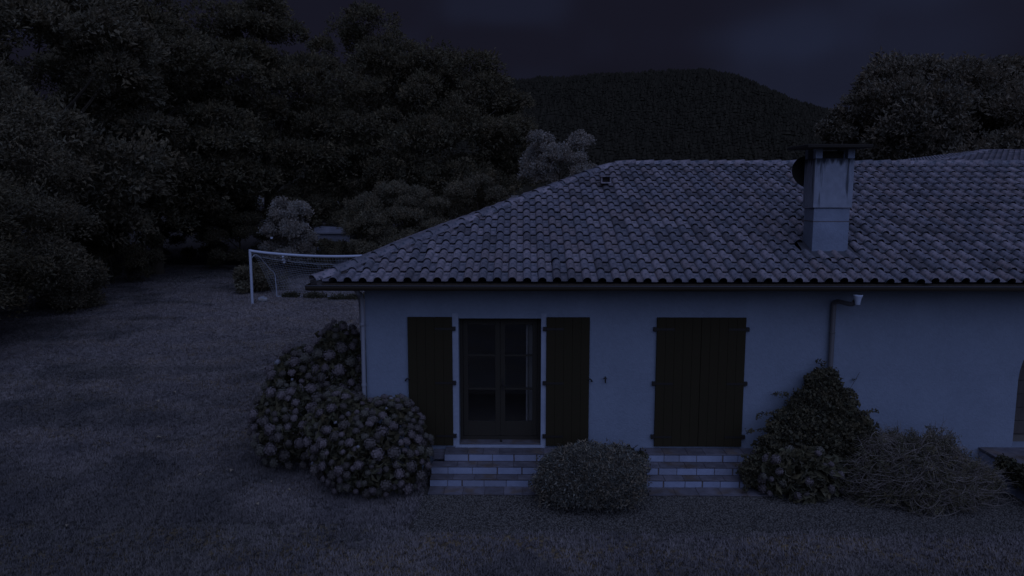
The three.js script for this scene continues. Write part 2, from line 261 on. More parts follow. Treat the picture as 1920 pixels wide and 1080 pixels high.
  function caps(name, from, to, step) {
    const d = to.clone().sub(from), L = d.length(), n = Math.floor(L / step), geo = capG(step + 0.06); d.normalize();
    const side = V(0, 1, 0).cross(d).normalize().negate(), up = side.clone().cross(d).normalize(); if (up.y < 0) { up.negate(); side.negate(); }
    for (let i = 0; i < n; i++) { const c = part(name, geo, M.tiles[Math.floor(r() * 5)], roof); const o = from.clone().addScaledVector(d, i * step); o.y += (r() - 0.5) * 0.006; c.applyMatrix4(new THREE.Matrix4().makeBasis(new THREE.Vector3().crossVectors(d, up), d, up).setPosition(o)); c.rotateY((r() - 0.5) * 0.05); }
  }
  const hip0 = V(EXL - HX - 0.02, EY + 0.03, EZ - HZ + 0.02), hip1 = V(EXL + SL * CA - HX, RIDGE_Y + 0.03, RIDGE_Z - HZ);
  caps('hip_cap', hip0, hip1, 0.415);
  caps('ridge_cap', V(14.4 - HX, RIDGE_Y + 0.015, RIDGE_Z - HZ), V(EXL + SL * CA - HX - 0.1, RIDGE_Y + 0.015, RIDGE_Z - HZ), 0.42);
  const bed = (a, b) => { const d = b.clone().sub(a), L = d.length(), g = new THREE.BoxGeometry(0.21, 0.09, L, 3, 1, 40), p = g.attributes.position; for (let i = 0; i < p.count; i++) { p.setX(i, p.getX(i) + (fbm(p.getZ(i) * 6 + 30, p.getX(i) * 9 + 9, 3, 2) - 0.5) * 0.05); p.setY(i, p.getY(i) - Math.abs(p.getX(i)) * 0.35); } g.computeVertexNormals(); const o = new THREE.Object3D(); o.position.copy(a).lerp(b, 0.5); o.lookAt(b); o.updateMatrix(); g.applyMatrix4(o.matrix); return metric(g); };
  part('mortar_bed', bed(hip0.clone().add(V(0, -0.005, 0)), hip1.clone().add(V(0, -0.015, 0))), M.mortar, roof);
  part('mortar_bed', bed(V(14.4 - HX, RIDGE_Y - 0.01, RIDGE_Z - HZ), hip1.clone().add(V(0, -0.03, 0))), M.mortar, roof);
  // small vent in the tiles near the ridge
  const vt = hp('roof_vent', box(1.68, 1.89, 5.03, 5.06, -16.22, -15.98, 0.006), M.tiles[3], roof); vt.userData.label = 'small boxed roof vent';
  hp('roof_vent', merge([box(1.68, 1.705, 5.06, 5.17, -16.3, -16.0), box(1.865, 1.89, 5.06, 5.17, -16.3, -16.0), box(1.66, 1.91, 5.17, 5.2, -16.45, -15.97)]), M.tiles[3], roof);
  hp('roof_vent', box(1.705, 1.865, 5.06, 5.17, -16.3, -16.08), M.deck, roof);
}
// ---- gutters and downpipes
{
  const ring = () => { const s = new THREE.Shape(); for (let i = 0; i <= 12; i++) { const a = Math.PI + Math.PI * i / 12; i ? s.lineTo(Math.cos(a) * 0.075, Math.sin(a) * 0.075) : s.moveTo(-0.075, 0.012); } s.lineTo(0.078, 0.014); s.lineTo(0.066, 0.016); for (let i = 0; i <= 12; i++) { const a = -Math.PI * i / 12; s.lineTo(Math.cos(a) * 0.066, Math.sin(a) * 0.066); } s.lineTo(-0.066, 0.012); s.closePath(); return s; };
  const run = L => new THREE.ExtrudeGeometry(ring(), { depth: L, bevelEnabled: false });
  const f = run(17.9); f.rotateY(Math.PI / 2); f.translate(-3.5, 3.345, -11.985); const gut = hp('gutter', metric(f), M.gutter);
  const bead = tube([[-3.5, 3.36, -11.91], [5, 3.36, -11.91], [14.4, 3.36, -11.91]], 0.009, 3, 6); hp('gutter_bead', bead, std([0.05, 0.045, 0.042], { roughness: 0.4 }), gut);
  const cap = new THREE.CircleGeometry(0.075, 16, Math.PI, Math.PI); cap.rotateY(-Math.PI / 2); cap.translate(-3.497, 3.35, -11.985); hp('end_cap', metric(cap), std([0.022, 0.018, 0.016], { side: THREE.DoubleSide, roughness: 0.45 }), gut);
  const l = run(11.2); l.translate(-3.455, 3.345, -23.2); hp('gutter', metric(l), M.gutter);
  hp('fascia', box(-3.36, 14.4, 3.3, 3.385, -12.058, -12.035), M.soffit); hp('fascia', box(-3.375, -3.35, 3.3, 3.385, -23.1, -12.06), M.soffit);
  // gutter outlet and swan neck to the brown downpipe
  const dp = hp('downpipe', tube([[5.27, 2.98, -12.53], [5.27, 1.5, -12.53], [5.27, 0.05, -12.53]], 0.042, 4, 12), M.pipeBeige);
  hp('swan_neck', tube([[5.41, 3.1, -12.06], [5.395, 3.05, -12.12], [5.29, 3.04, -12.46], [5.27, 3.0, -12.53], [5.27, 2.95, -12.53]], 0.04, 20, 10), M.pipeBeige, dp);
  const o = lathe([[0.03, 0], [0.04, 0.005], [0.052, 0.09], [0.072, 0.14], [0.074, 0.16], [0.06, 0.16]], 18); o.translate(5.42, 3.06, -11.985); hp('gutter_outlet', metric(o), M.outlet, dp);
  for (const y of [2.5, 1.4]) hp('pipe_clip', metric(new THREE.TorusGeometry(0.046, 0.008, 6, 16).rotateX(Math.PI / 2).translate(5.27, y, -12.53)), M.pipeBeige, dp);
  const d2 = hp('downpipe', tube([[-2.71, 3.3, -12.1], [-2.715, 3.2, -12.2], [-2.72, 3.14, -12.45], [-2.72, 3.02, -12.535], [-2.72, 1.6, -12.535], [-2.72, 0.05, -12.535]], 0.038, 40, 12), M.pipeWhite);
  for (const y of [2.6, 1.53]) hp('pipe_joint', metric(lathe([[0.038, 0], [0.045, 0.004], [0.045, 0.05], [0.038, 0.054]], 14).translate(-2.72, y, -12.535)), M.pipeWhite, d2);
  const d3 = hp('downpipe', tube([[-3.3, 3.3, -13.35], [-3.2, 3.2, -13.35], [-3.02, 3.12, -13.35], [-2.94, 3.0, -13.35], [-2.93, 1.5, -13.35], [-2.93, 0.05, -13.35]], 0.04, 40, 12), M.pipeWhite);
  hp('pipe_clip', box(-2.9, XL, 1.9, 1.93, -13.365, -13.335), M.iron, d3);
}
// ---- shutters
function leaf(x0, x1, hingeSide, label) {
  const y0 = 0.47, y1 = 2.742, zf = ZF + 0.045, s = hp('shutter', box(x0, x1, y0, y1, ZF + 0.012, ZF + 0.03), M.shutter); if (label) s.userData.label = label;
  const n = 5, w = (x1 - x0) / n; for (let i = 0; i < n; i++) hp('plank', box(x0 + i * w + 0.001, x0 + (i + 1) * w - 0.001, y0, y1, ZF + 0.0305, zf, 0.003), M.shutter, s);
  for (const y of [0.64, 1.59, 2.54]) { const hx = hingeSide < 0 ? x0 : x1; hp('hinge', merge([box(hx - (hingeSide < 0 ? 0.06 : 0), hx + (hingeSide < 0 ? 0 : 0.06), y - 0.035, y + 0.035, ZF + 0.002, ZF + 0.05, 0.004), box(Math.min(hx, hx - hingeSide * 0.3), Math.max(hx, hx - hingeSide * 0.3), y - 0.018, y + 0.018, zf + 0.001, zf + 0.006)]), M.iron, s); }
  return s;
}
const sh = [leaf(-1.955, -1.191, 1, 'dark shutter folded open'), leaf(0.425, 1.165, -1, 'dark shutter folded open'), leaf(2.308, 3.062, -1, 'closed dark shutter'), leaf(3.067, 3.821, 1, 'closed dark shutter')];
for (const [x, s, p] of [[-1.955, -1, sh[0]], [1.165, 1, sh[1]]]) hp('shutter_stop', tube([[x - s * 0.03, 1.66, ZF + 0.05], [x + s * 0.02, 1.67, ZF + 0.06], [x + s * 0.05, 1.63, ZF + 0.04], [x + s * 0.05, 1.62, ZF - 0.02]], 0.012, 10, 6), M.iron, p);
hp('shutter_hook', merge([tube([[1.447, 1.69, ZF - 0.01], [1.447, 1.70, ZF + 0.04], [1.44, 1.68, ZF + 0.06], [1.445, 1.6, ZF + 0.05]], 0.011, 12, 6), tube([[1.41, 1.68, ZF + 0.045], [1.47, 1.685, ZF + 0.05]], 0.009, 4, 6)]), M.iron);
// ---- glazed door
{
  hp('door_surround', merge([box(-1.19, -1.087, 0.44, 2.8, ZF + 0.002, ZF + 0.012), box(0.337, 0.423, 0.44, 2.8, ZF + 0.002, ZF + 0.012)]), M.trim);
  hp('door_sill', box(-1.16, 0.41, 0.40, 0.468, ZF - 0.02, ZF + 0.035, 0.008), M.trim);
  const th = hp('threshold', box(-1.085, 0.335, 0.468, 0.5, -12.86, ZF - 0.022, 0.006), M.stones[2]);
  hp('door_stop', metric(lathe([[0, 0], [0.018, 0.002], [0.02, 0.03], [0.012, 0.045], [0, 0.047]], 12).translate(-0.36, 0.5, -12.68)), M.iron, th);
  const zf = -12.8, fr = hp('door_frame', merge([box(-1.085, -1.03, 0.5, 2.716, -12.88, zf), box(0.28, 0.335, 0.5, 2.716, -12.88, zf), box(-1.03, 0.28, 2.66, 2.716, -12.88, zf), box(-1.03, 0.28, 0.5, 0.56, -12.88, zf)]), M.doorPaint);
  for (const [x0, x1, sx] of [[-1.025, -0.377, 1], [-0.373, 0.275, -1]]) {
    const y0 = 0.565, y1 = 2.655, st = 0.085, zb = -12.86, zt = -12.815, bars = [0.86, 1.42, 2.02];
    const d = hp('door', merge([box(x0, x0 + st, y0, y1, zb, zt, 0.004), box(x1 - st, x1, y0, y1, zb, zt, 0.004), box(x0 + st, x1 - st, y1 - st, y1, zb, zt), box(x0 + st, x1 - st, y0, 0.83, zb, zt), ...bars.slice(1).map(y => box(x0 + st, x1 - st, y - 0.016, y + 0.016, zb, zt))]), M.doorPaint);
    const edges = [0.83, 1.404, 1.436, 2.004, 2.036, y1 - st]; for (let i = 0; i < 6; i += 2) hp('pane', box(x0 + st, x1 - st, edges[i], edges[i + 1], -12.842, -12.838), M.glass, d);
    if (sx < 0) hp('handle', merge([tube([[x0 + 0.04, 1.5, zt], [x0 + 0.04, 1.5, zt + 0.05], [x0 + 0.12, 1.5, zt + 0.055]], 0.01, 12, 6), box(x0 + 0.022, x0 + 0.058, 1.4, 1.6, zt, zt + 0.008)]), M.iron, d);
  }
}
{ // curtains inside
  const cur = (x0, x1) => { const g = new THREE.PlaneGeometry(x1 - x0, 2.1, 40, 4), p = g.attributes.position; for (let i = 0; i < p.count; i++) p.setZ(i, 0.035 * Math.sin((p.getX(i) - x0) * 60) + 0.01 * Math.sin(p.getX(i) * 140)); g.computeVertexNormals(); g.translate((x0 + x1) / 2, 1.6, -13.05); return metric(g); };
  for (const [a, b] of [[0.08, 0.3], [-1.06, -0.96]]) { const c = tag(part(numbered('curtain'), cur(a, b), std([0.22, 0.2, 0.16], { side: THREE.DoubleSide }), scene), a > 0 ? 'pale curtain gathered behind the door pane beside the open shutter near the hook' : 'narrow pale curtain behind the door pane nearest the hydrangeas', 'curtain', 'curtains inside the glazed door'); }
}
// ---- tiled steps
function steps(x0t, x0, x1, seed, label) {
  const r = rng(seed), lv = [[0.432, -12.598, -12.28, x0t], [0.29, -12.28, -12.05, x0], [0.15, -12.05, -11.835, x0], [0.028, -11.835, -11.52, x0]];
  const body = merge(lv.map(([y, zb, zf, xx], i) => box(xx + 0.006, x1 - 0.006, i == 3 ? 0.001 : -0.05, y - 0.012, zb, zf - 0.012)));
  const s = hp('steps', body, M.joint); s.userData.label = label;
  for (const [y, zb, zf, xx] of lv) {
    let x = xx; while (x < x1 - 0.05) { const w = Math.min(x1 - x, 0.26 + 0.2 * r()); hp('tread_tile', box(x + 0.003, x + w - 0.003, y - 0.022, y + (r() - 0.5) * 0.004, zb + 0.004, zf + 0.002, 0.004), M.stones[Math.floor(r() * 4)], s); x += w; }
    if (y < 0.1) continue; const h = 0.118, yb = y - 0.14; x = xx; while (x < x1 - 0.05) { const w = Math.min(x1 - x, 0.22 + 0.24 * r()); const gap = r() < 0.4 ? 0.02 : 0.006; hp('riser_tile', box(x + 0.004, x + w - gap, yb + 0.003, yb + h - 0.004, zf - 0.014, zf - 0.003 + 0.003 * r(), 0.003), M.risers[Math.floor(r() * 3)], s); x += w; }
  }
}
steps(-1.32, -1.52, 0.66, 31, 'tiled steps below the glazed door');
steps(2.07, 2.06, 4.25, 37, 'tiled steps below the closed shutters');
hp('plinth', box(-1.52, -1.33, 0.292, 0.40, -12.598, -12.35, 0.008), M.stones[1]);
// ---- paved porch terrace
{
  const r = rng(43), x0 = 7.93, x1 = 12.5, zf = -10.3, t = hp('terrace', box(x0 + 0.03, x1, 0, 0.42, -12.598, zf), M.joint); t.userData.label = 'raised paved terrace before the arch';
  for (let z = -12.595; z < zf - 0.05; z += 0.4) for (let x = x0; x < x1 - 0.05; x += 0.4) hp('paving_tile', box(x + 0.003, Math.min(x + 0.397, x1), 0.425, 0.468 + 0.003 * r(), z + 0.003, Math.min(z + 0.397, zf + 0.02), 0.005), M.stones[Math.floor(r() * 4)], t);
  for (let k = 0; k < 3; k++) for (let z = -12.595 + (k % 2) * -0.0; z < zf - 0.05; z += 0.34) hp('facing_tile', box(x0 + 0.015, x0 + 0.028, 0.005 + k * 0.138, 0.136 + k * 0.138, z + 0.004, Math.min(z + 0.335, zf), 0.003), M.risers[Math.floor(r() * 3)], t);
}
// ---- chimney
{
  const c = hp('chimney', metric(box(5.056, 5.676, 3.5, 4.58, -13.5, -13.06, 0.006)), M.chimney); c.userData.label = 'square rendered chimney stack';
  const us = box(5.03, 5.70, 4.59, 5.43, -13.525, -13.035, 0.008); { const p = us.attributes.position, uv = us.attributes.uv; for (let i = 0; i < p.count; i++) uv.setXY(i, (uv.getX(i) > 0 ? (p.getX(i) - 5.03) / 0.67 : (p.getZ(i) + 13.525) / 0.49), (p.getY(i) - 4.59) / 0.84); }
  const sootTex = tex(256, (u, v) => { const run = fbm(u * 26, v * 2.2, 51, 4, 0), edge = Math.exp(-(((u - 0.14) / 0.09) ** 2)) + Math.exp(-(((u - 0.86) / 0.08) ** 2)), crown = smooth(0.86, 1.0, v + 0.22 * (fbm(u * 14, v * 5, 53, 4, 0) - 0.5)), st = smooth(0.36, 0.7, run * (0.35 + 0.75 * edge) + 0.25 * v - 0.08) * smooth(0.08, 0.5, v + 0.3 * run), k = (1 - 0.62 * crown) * (1 - 0.42 * st) * (0.86 + 0.16 * fbm(u * 9, v * 9, 55, 4, 0)); return [k, k * 0.985, k * 0.965]; }, true, 1);
  hp('upper_shaft', us, std([0.32, 0.34, 0.37], { map: sootTex, bumpMap: bumpFine, bumpScale: 0.002, roughness: 0.95 }), c);
  hp('string_course', box(5.05, 5.682, 4.352, 4.362, -13.506, -13.054), M.joint, c);
  for (const [x, z] of [[5.03, -13.525], [5.58, -13.525], [5.03, -13.155], [5.58, -13.155]]) hp('pier', box(x, x + 0.12, 5.432, 5.60, z, z + 0.12, 0.006), M.chimney, c);
  hp('flue', box(5.17, 5.56, 5.432, 5.56, -13.4, -13.16, 0.01), M.soot, c);
  hp('cap_slab', box(4.80, 5.90, 5.602, 5.66, -13.78, -12.80, 0.012), M.soot, c);
  // lead apron dressed round the foot of the stack
  const sheet = (pts) => { const g = new THREE.BufferGeometry(); const P = pts.map(([x, z]) => [x, EY + (EZ - z) * Math.tan(A) + 0.075, z]); g.setAttribute('position', new THREE.Float32BufferAttribute([P[0], P[1], P[2], P[0], P[2], P[3]].flat(), 3)); g.setAttribute('uv', new THREE.Float32BufferAttribute(new Array(12).fill(0), 2)); g.computeVertexNormals(); return metric(g); };
  M.lead.side = THREE.DoubleSide;
  hp('flashing', sheet([[4.86, -12.84], [5.84, -12.84], [5.78, -13.06], [4.9, -13.06]]), M.lead, c); hp('flashing', sheet([[4.90, -13.06], [5.06, -13.06], [5.06, -13.62], [4.93, -13.62]]), M.lead, c); hp('flashing', sheet([[5.674, -13.06], [5.79, -13.06], [5.79, -13.62], [5.674, -13.62]]), M.lead, c);
}
{ // dark satellite dish on the back of the stack
  const d = thing('satellite_dish', 'dark round satellite dish half hidden behind the chimney', 'dish', [5.17, 5.19, -13.74]);
  const g = lathe([[0.001, 0], [0.1, 0.006], [0.2, 0.028], [0.28, 0.058], [0.31, 0.074], [0.31, 0.08], [0.28, 0.065], [0.2, 0.036], [0.1, 0.013], [0.001, 0.007]], 32); g.rotateX(Math.PI / 2 - 0.35); part('reflector', g, M.dish, d);
  part('mast', tube([[0.05, -0.55, -0.06], [0.05, -0.1, -0.06], [0.02, 0, -0.03]], 0.022, 8, 8), M.dish, d); part('bracket', tube([[0.05, -0.3, -0.06], [0.12, -0.3, 0.1], [0.14, -0.3, 0.2]], 0.018, 6, 8), M.dish, d);
  part('feed_arm', tube([[0, -0.26, 0.12], [0.01, -0.2, 0.32], [0.01, -0.06, 0.4]], 0.012, 8, 6), M.dish, d); part('feed_horn', lathe([[0, 0], [0.03, 0], [0.035, 0.06], [0.02, 0.1], [0, 0.1]], 12).rotateX(-1.2).translate(0.01, -0.05, 0.38), M.dish, d);
}

// ---------------------------------------------------------------- buildings behind
{ // roof of another wing beyond the ridge
  const w = thing('neighbouring_house', 'low clay tile roof showing beyond the ridge beside the dark tree crown', 'house', [18.2, 0, -29]);
  const e = 5.32, L = 9, D = 12, top = 1.15; part('wall', box(-5.2, L - 1, 0, e + 0.05, -D + 1, -0.6 + 3.0), M.render, w);
  const P = [[-6.4, e, 3.2], [L, e, 3.2], [L, e + top, -3.8], [1.6, e + top, -3.8], [-6.4, e, -D]]; const g = new THREE.BufferGeometry(); g.setAttribute('position', new THREE.Float32BufferAttribute([P[0], P[1], P[2], P[0], P[2], P[3], P[0], P[3], P[4], P[4], P[3], P[2]].flat(), 3)); g.computeVertexNormals(); const rf = part('roof', metric(g), M.tiles[4], w);
  // rows of tiles on the two slopes, joined: too far to pick apart
  const lay = (o, u, v, n, len, sl, lo, hi) => { const out = [], m = new THREE.Matrix4().makeBasis(u, v, n).setPosition(o), rr = rng(77); for (let k = 0; k * EX < sl; k++) for (let i = 0; i < len / TW; i++) { const a = i * TW, s = k * EX; if (a < lo(s) || a > hi(s)) continue; const q = tileGeo.clone().applyMatrix4(new THREE.Matrix4().makeTranslation(a, s, 0.02)).applyMatrix4(m).toNonIndexed(); const c = M.tiles[Math.floor(rr() * 5)].color, cc = new Float32Array(q.attributes.position.count * 3); for (let j = 0; j < cc.length; j += 3) cc.set([c.r, c.g, c.b], j); q.setAttribute('color', new THREE.BufferAttribute(cc, 3)); out.push(q); } return out; };
  const fv = V(0, top, -7).normalize(), fn = V(0, 7, top).normalize(), fl = Math.hypot(top, 7);
  const lv = V(8, top, 0).normalize(), ln = V(-top, 8, 0).normalize(), ll = Math.hypot(top, 8);
  part('tile_field', mergeGeometries([...lay(V(-6.4, e, 3.2), V(1, 0, 0), fv, fn, 15.4, fl, s => s / fl * 8, () => 99), ...lay(V(-6.4, e, -D), V(0, 0, 1), lv, ln, 15.2, ll, s => s / ll * 8.2, s => 15.2 - s / ll * 7)]), M.tileField, rf, 'stuff');
}
{
  const s = thing('garden_shed', 'small pale shed glimpsed between the shrubs behind the goal', 'shed', [-11.7, 0, -47]);
  part('wall', box(-1.0, 1.05, 0, 2.25, -1.2, 0.9), M.shed, s); part('roof', merge([box(-1.15, 1.2, 2.25, 2.33, -1.35, 1.05), box(-1.15, 1.2, 2.33, 2.6, -1.2, 0.9)]), M.shed, s); part('door', box(-0.35, 0.45, 0.02, 1.9, 0.902, 0.93), std([0.2, 0.19, 0.18]), s);
  const band = part('fascia_board', box(-1.16, 1.21, 2.2, 2.26, 1.052, 1.07), std([0.22, 0.2, 0.19]), s);
}

// ---------------------------------------------------------------- football goal
{
  const g = thing('football_goal', 'white full-size football goal with sagging crossbar and net on the lawn', 'goal', [-11.65, 0, -31.8]);
  const Wd = 7.3, Hh = 2.36, R = 0.06, D = 2.2;
  part('post', lathe([[0, 0], [R, 0], [R, Hh], [0, Hh + 0.01]], 14), M.goal, g); part('post', lathe([[0, 0], [R, 0], [R, Hh], [0, Hh + 0.01]], 14).translate(Wd, 0, 0), M.goal, g);
  const sag = x => Hh - 0.055 - 0.24 * Math.sin(Math.PI * x / Wd) ** 0.8; const cb = []; for (let i = 0; i <= 16; i++) cb.push(V(Wd * i / 16, sag(Wd * i / 16), 0)); part('crossbar', tube(cb, R * 0.95, 48, 12), M.goal, g);
  const stan = x => [[x + 0.02, 1.98, -0.05], [x + 0.1, 2.1, -0.25], [x + 0.16, 2.06, -0.45], [x + 0.3, 1.35, -1.55], [x + 0.36, 1.1, -1.95], [x + 0.37, 0.6, -2.05], [x + 0.38, 0.03, -2.1]];
  for (const x of [0, Wd - 0.4]) part('net_stanchion', tube(stan(x), 0.022, 40, 8), M.goal, g);
  part('ground_bar', tube([[0.38, 0.03, -2.1], [Wd / 2, 0.03, -2.1], [Wd - 0.02, 0.03, -2.1]], 0.026, 8, 8), M.goal, g);
  // net: sagging cords in two directions
  const c = [], top = (u, t) => { const x = u * Wd, zs = -0.55 - 1.5 * t - 0.35 * Math.sin(Math.PI * t) * Math.sin(Math.PI * u), hb = 2.02 - 0.3 * Math.sin(Math.PI * u); return t < 0.22 ? V(x, (sag(x) - 0.05) * (1 - t / 0.22) + (hb - 0.05) * (t / 0.22) - 0.16 * Math.sin(Math.PI * t / 0.22) * Math.sin(Math.PI * u), -0.6 * t / 0.22) : V(x + 0.3 * (t - 0.22), Math.max(0.03, hb * (1 - (t - 0.22) / 0.78) ** 0.9) * (1 - 0.25 * Math.sin(Math.PI * (t - 0.22) / 0.78) * Math.sin(Math.PI * u)), -0.6 - 1.55 * ((t - 0.22) / 0.78)); };
  const cord = pts => new THREE.TubeGeometry(new THREE.CatmullRomCurve3(pts), pts.length - 1, 0.0045, 3);
  for (let i = 0; i <= 60; i++) { const p = []; for (let j = 0; j <= 14; j++) p.push(top(i / 60, j / 14)); c.push(cord(p)); }
  for (let j = 1; j <= 26; j++) { const p = []; for (let i = 0; i <= 24; i++) { const q = top(i / 24, j / 26); q.y = Math.max(0.02, q.y + 0.012 * Math.sin(i * 2.1 + j)); p.push(q); } c.push(cord(p)); }
  part('net', mergeGeometries(c), M.net, g);
  const b = lathe([[0, 0], [0.15, 0.01], [0.19, 0.1], [0.15, 0.21], [0, 0.26]], 12); b.scale(1.3, 1, 0.8); const st = thing('white_stone', 'pale rounded stone lying inside the goal beside the post', 'stone', [-11.38, 0, -32.35]); part('stone', b, std([0.4, 0.39, 0.37], { map: stoneTex }), st);
}

// ---------------------------------------------------------------- plants
function leafGeo(l, w, fold = 0.25, droop = 0.15) { // a pointed leaf bent along its midrib
  const p = [[0, 0, 0], [-w / 2, l * 0.45, fold * w], [0, l * 0.5, -droop * l * 0.2], [w / 2, l * 0.45, fold * w], [0, l, -droop * l]]; const g = new THREE.BufferGeometry();
  g.setAttribute('position', new THREE.Float32BufferAttribute([p[0], p[2], p[1], p[0], p[3], p[2], p[1], p[2], p[4], p[2], p[3], p[4]].flat(), 3)); g.computeVertexNormals(); return g;
}
const UP = V(0, 1, 0);
function rnd3(r) { const t = r() * Math.PI * 2, y = 2 * r() - 1, s = Math.sqrt(1 - y * y); return V(Math.cos(t) * s, y, Math.sin(t) * s); }
function spray(r, n, spread, l, w) { // leaves on a short twig that points along +y
  const out = []; for (let i = 0; i < n; i++) { const g = leafGeo(l * (0.7 + 0.6 * r()), w * (0.7 + 0.6 * r())), d = rnd3(r); d.y = Math.abs(d.y) * 0.9 + 0.15; d.normalize(); const o = new THREE.Object3D(); o.quaternion.setFromUnitVectors(UP, d); o.rotateY(r() * 6.28); o.position.copy(rnd3(r)).multiplyScalar(spread * Math.cbrt(r())); o.updateMatrix(); out.push(g.applyMatrix4(o.matrix)); } return mergeGeometries(out);
}
const sprays = { tree: spray(rng(1), 15, 0.34, 0.21, 0.105), near: spray(rng(2), 18, 0.26, 0.13, 0.06), shrub: spray(rng(3), 16, 0.2, 0.12, 0.055), fine: spray(rng(4), 16, 0.05, 0.035, 0.013), ivy: spray(rng(5), 8, 0.07, 0.062, 0.05), hyd: spray(rng(6), 7, 0.07, 0.115, 0.075), blade: spray(rng(7), 14, 0.16, 0.2, 0.035) };
function instances(name, geo, mat, list, parent, base, vary, seed) {
  const r = rng(seed), m = new THREE.InstancedMesh(geo, mat, list.length), o = new THREE.Object3D(); m.name = name; m.userData.kind = 'stuff';
  list.forEach(({ p, n, s }, i) => { o.position.copy(p); o.quaternion.setFromUnitVectors(UP, n); o.rotateY(r() * 6.28); const k = s * (0.75 + 0.5 * r()); o.scale.set(k, k, k); o.updateMatrix(); m.setMatrixAt(i, o.matrix); const t = 1 + vary * (r() - 0.5) * 2, w = vary * 0.5 * (r() - 0.5); m.setColorAt(i, col(base[0] * t * (1 + w), base[1] * t, base[2] * t * (1 - w))); });
  m.instanceMatrix.needsUpdate = true; parent.add(m); return m;
}
// leaf clumps over the outside and through the depth of a crown
function crownPts(r, c, R, clumps, per, low = -0.5, rc = 0.27, sparse = 1) {
  const out = [], mean = (R.x + R.y + R.z) / 3;
  for (let i = 0; i < clumps; i++) {
    let d; do d = rnd3(r); while (d.y < low); const f = 0.55 + 0.47 * Math.sqrt(r()) * (0.9 + 0.2 * r()), k = rc * mean * (0.5 + 0.9 * r()), q = V(c.x + d.x * R.x * f, c.y + d.y * R.y * f, c.z + d.z * R.z * f);
    const flat = 0.45 + 0.35 * r(), lean = V(d.x * 0.35, 0.2, d.z * 0.35);
    for (let j = 0; j < per * sparse; j++) { const e = rnd3(r); if (e.y < -0.1 && r() < 0.8) e.y = -e.y; const t = 0.6 + 0.45 * r() + 0.25 * r() ** 8; const p = V(q.x + e.x * k * t, q.y + e.y * k * flat * t, q.z + e.z * k * t); if (p.y < 0.15) continue; out.push({ p, n: e.clone().multiplyScalar(0.7).add(lean).add(rnd3(r).multiplyScalar(0.35)).normalize(), s: 0.8 + 0.5 * r() }); }
  } return out;
}
function tree(o) {
  const r = rng(o.seed), t = thing(o.name, o.label, o.cat || 'tree', [o.x, 0, o.z], o.group), c = V(0, o.cy, 0), R = V(o.rx, o.ry, o.rz || o.rx);
  const th = o.cy + o.ry * 0.35, lean = (r() - 0.5) * 0.6, tr = o.tr || 0.05 + o.h * 0.02;
  part('trunk', taper([V(0, -0.05, 0), V(lean * 0.3, th * 0.35, (r() - 0.5) * 0.3), V(lean * 0.7, th * 0.7, (r() - 0.5) * 0.4), V(lean, th, 0)], tr, tr * 0.25, 10, 9), M.bark, t);
  const nl = o.limbs ?? 6; for (let i = 0; i < nl; i++) { const a = i / nl * 6.28 + r(), y0 = th * (0.35 + 0.5 * r()), k = 0.55 + 0.3 * r(), e = V(Math.cos(a) * R.x * k, Math.min(o.cy + o.ry * 0.6 * (r() - 0.1), o.h), Math.sin(a) * R.z * k), b = V(lean * y0 / th, y0, 0); part('limb', taper([b, b.clone().lerp(e, 0.5).add(V(0, -0.1 * o.ry * 0.3, 0)), e], tr * 0.42, tr * 0.1, 7, 6), M.bark, t); }
  let pts = crownPts(r, c, R, o.clumps, o.per, o.low ?? -0.5, o.rc); if (o.extra) for (const [x, y, z, q, k, per] of o.extra) pts.push(...crownPts(r, V(x, y, z), V(q, q * 0.7, q), k, per, -0.6, 0.35));
  instances('crown', sprays[o.spray || 'tree'], M.white, pts, t, o.tone, 0.3, o.seed + 7); return t;
}
const dark = [0.145, 0.113, 0.053], mid = [0.185, 0.147, 0.077], pale = [0.35, 0.295, 0.215], mid2 = [0.22, 0.175, 0.105];
const belt = 'trees of the wood beside the lawn';
const woods = [
  ['broad_tree', 'low leafy tree at the near end of the wooded lawn edge', -18.0, -20.6, 6.6, 3.3, 3.3, 3.0, 46, 90, 'near', dark],
  ['broad_tree', 'bushy tree at the lawn edge with foliage down to the grass', -19.2, -25.8, 9.2, 3.3, 4.6, 4.4, 56, 90, 'near', mid],
  ['tall_tree', 'tall dark tree rising out of frame behind the bushy edge tree', -26.5, -28.5, 15.5, 5.2, 6.5, 9, 70, 80, 'tree', mid],
  ['tall_tree', 'tall leafy tree with layered pale tufts, between the edge trees', -22.5, -34.5, 15.5, 5.4, 7.2, 8, 84, 80, 'tree', mid],
  ['tall_tree', 'dark tall tree standing behind the lawn corner', -21.2, -43, 16.5, 5.6, 8, 8.3, 84, 80, 'tree', dark],
  ['tall_tree', 'tall dark tree straight above the goal post', -16.6, -49, 16.8, 5.2, 8, 8.6, 84, 80, 'tree', dark],
  ['tall_tree', 'tall tree far back at the edge of the wood', -31, -45, 18, 6, 8, 10, 60, 70, 'tree', dark],
  ['tall_tree', 'tall tree deep in the wood, behind the lawn corner', -27, -55, 17, 6, 8, 8.5, 60, 70, 'tree', dark],
  ['tall_tree', 'slim tall tree between the post-side trees and the rounded tree', -12.0, -60, 19, 5.6, 8.6, 10.2, 60, 70, 'tree', dark],
  ['round_tree', 'big rounded dark tree behind the tiled hip of the roof', -6.4, -53, 14.4, 6.7, 7, 7.4, 95, 85, 'tree', dark],
];
woods.forEach(([name, label, x, z, h, rx, ry, cy, clumps, per, sp, tone], i) => tree({ name, label, group: belt, x, z, h, rx, ry, cy, clumps, per, spray: sp, tone, seed: 100 + i * 13, low: -0.75 }));
const understory = 'shrubs in front of the wood';
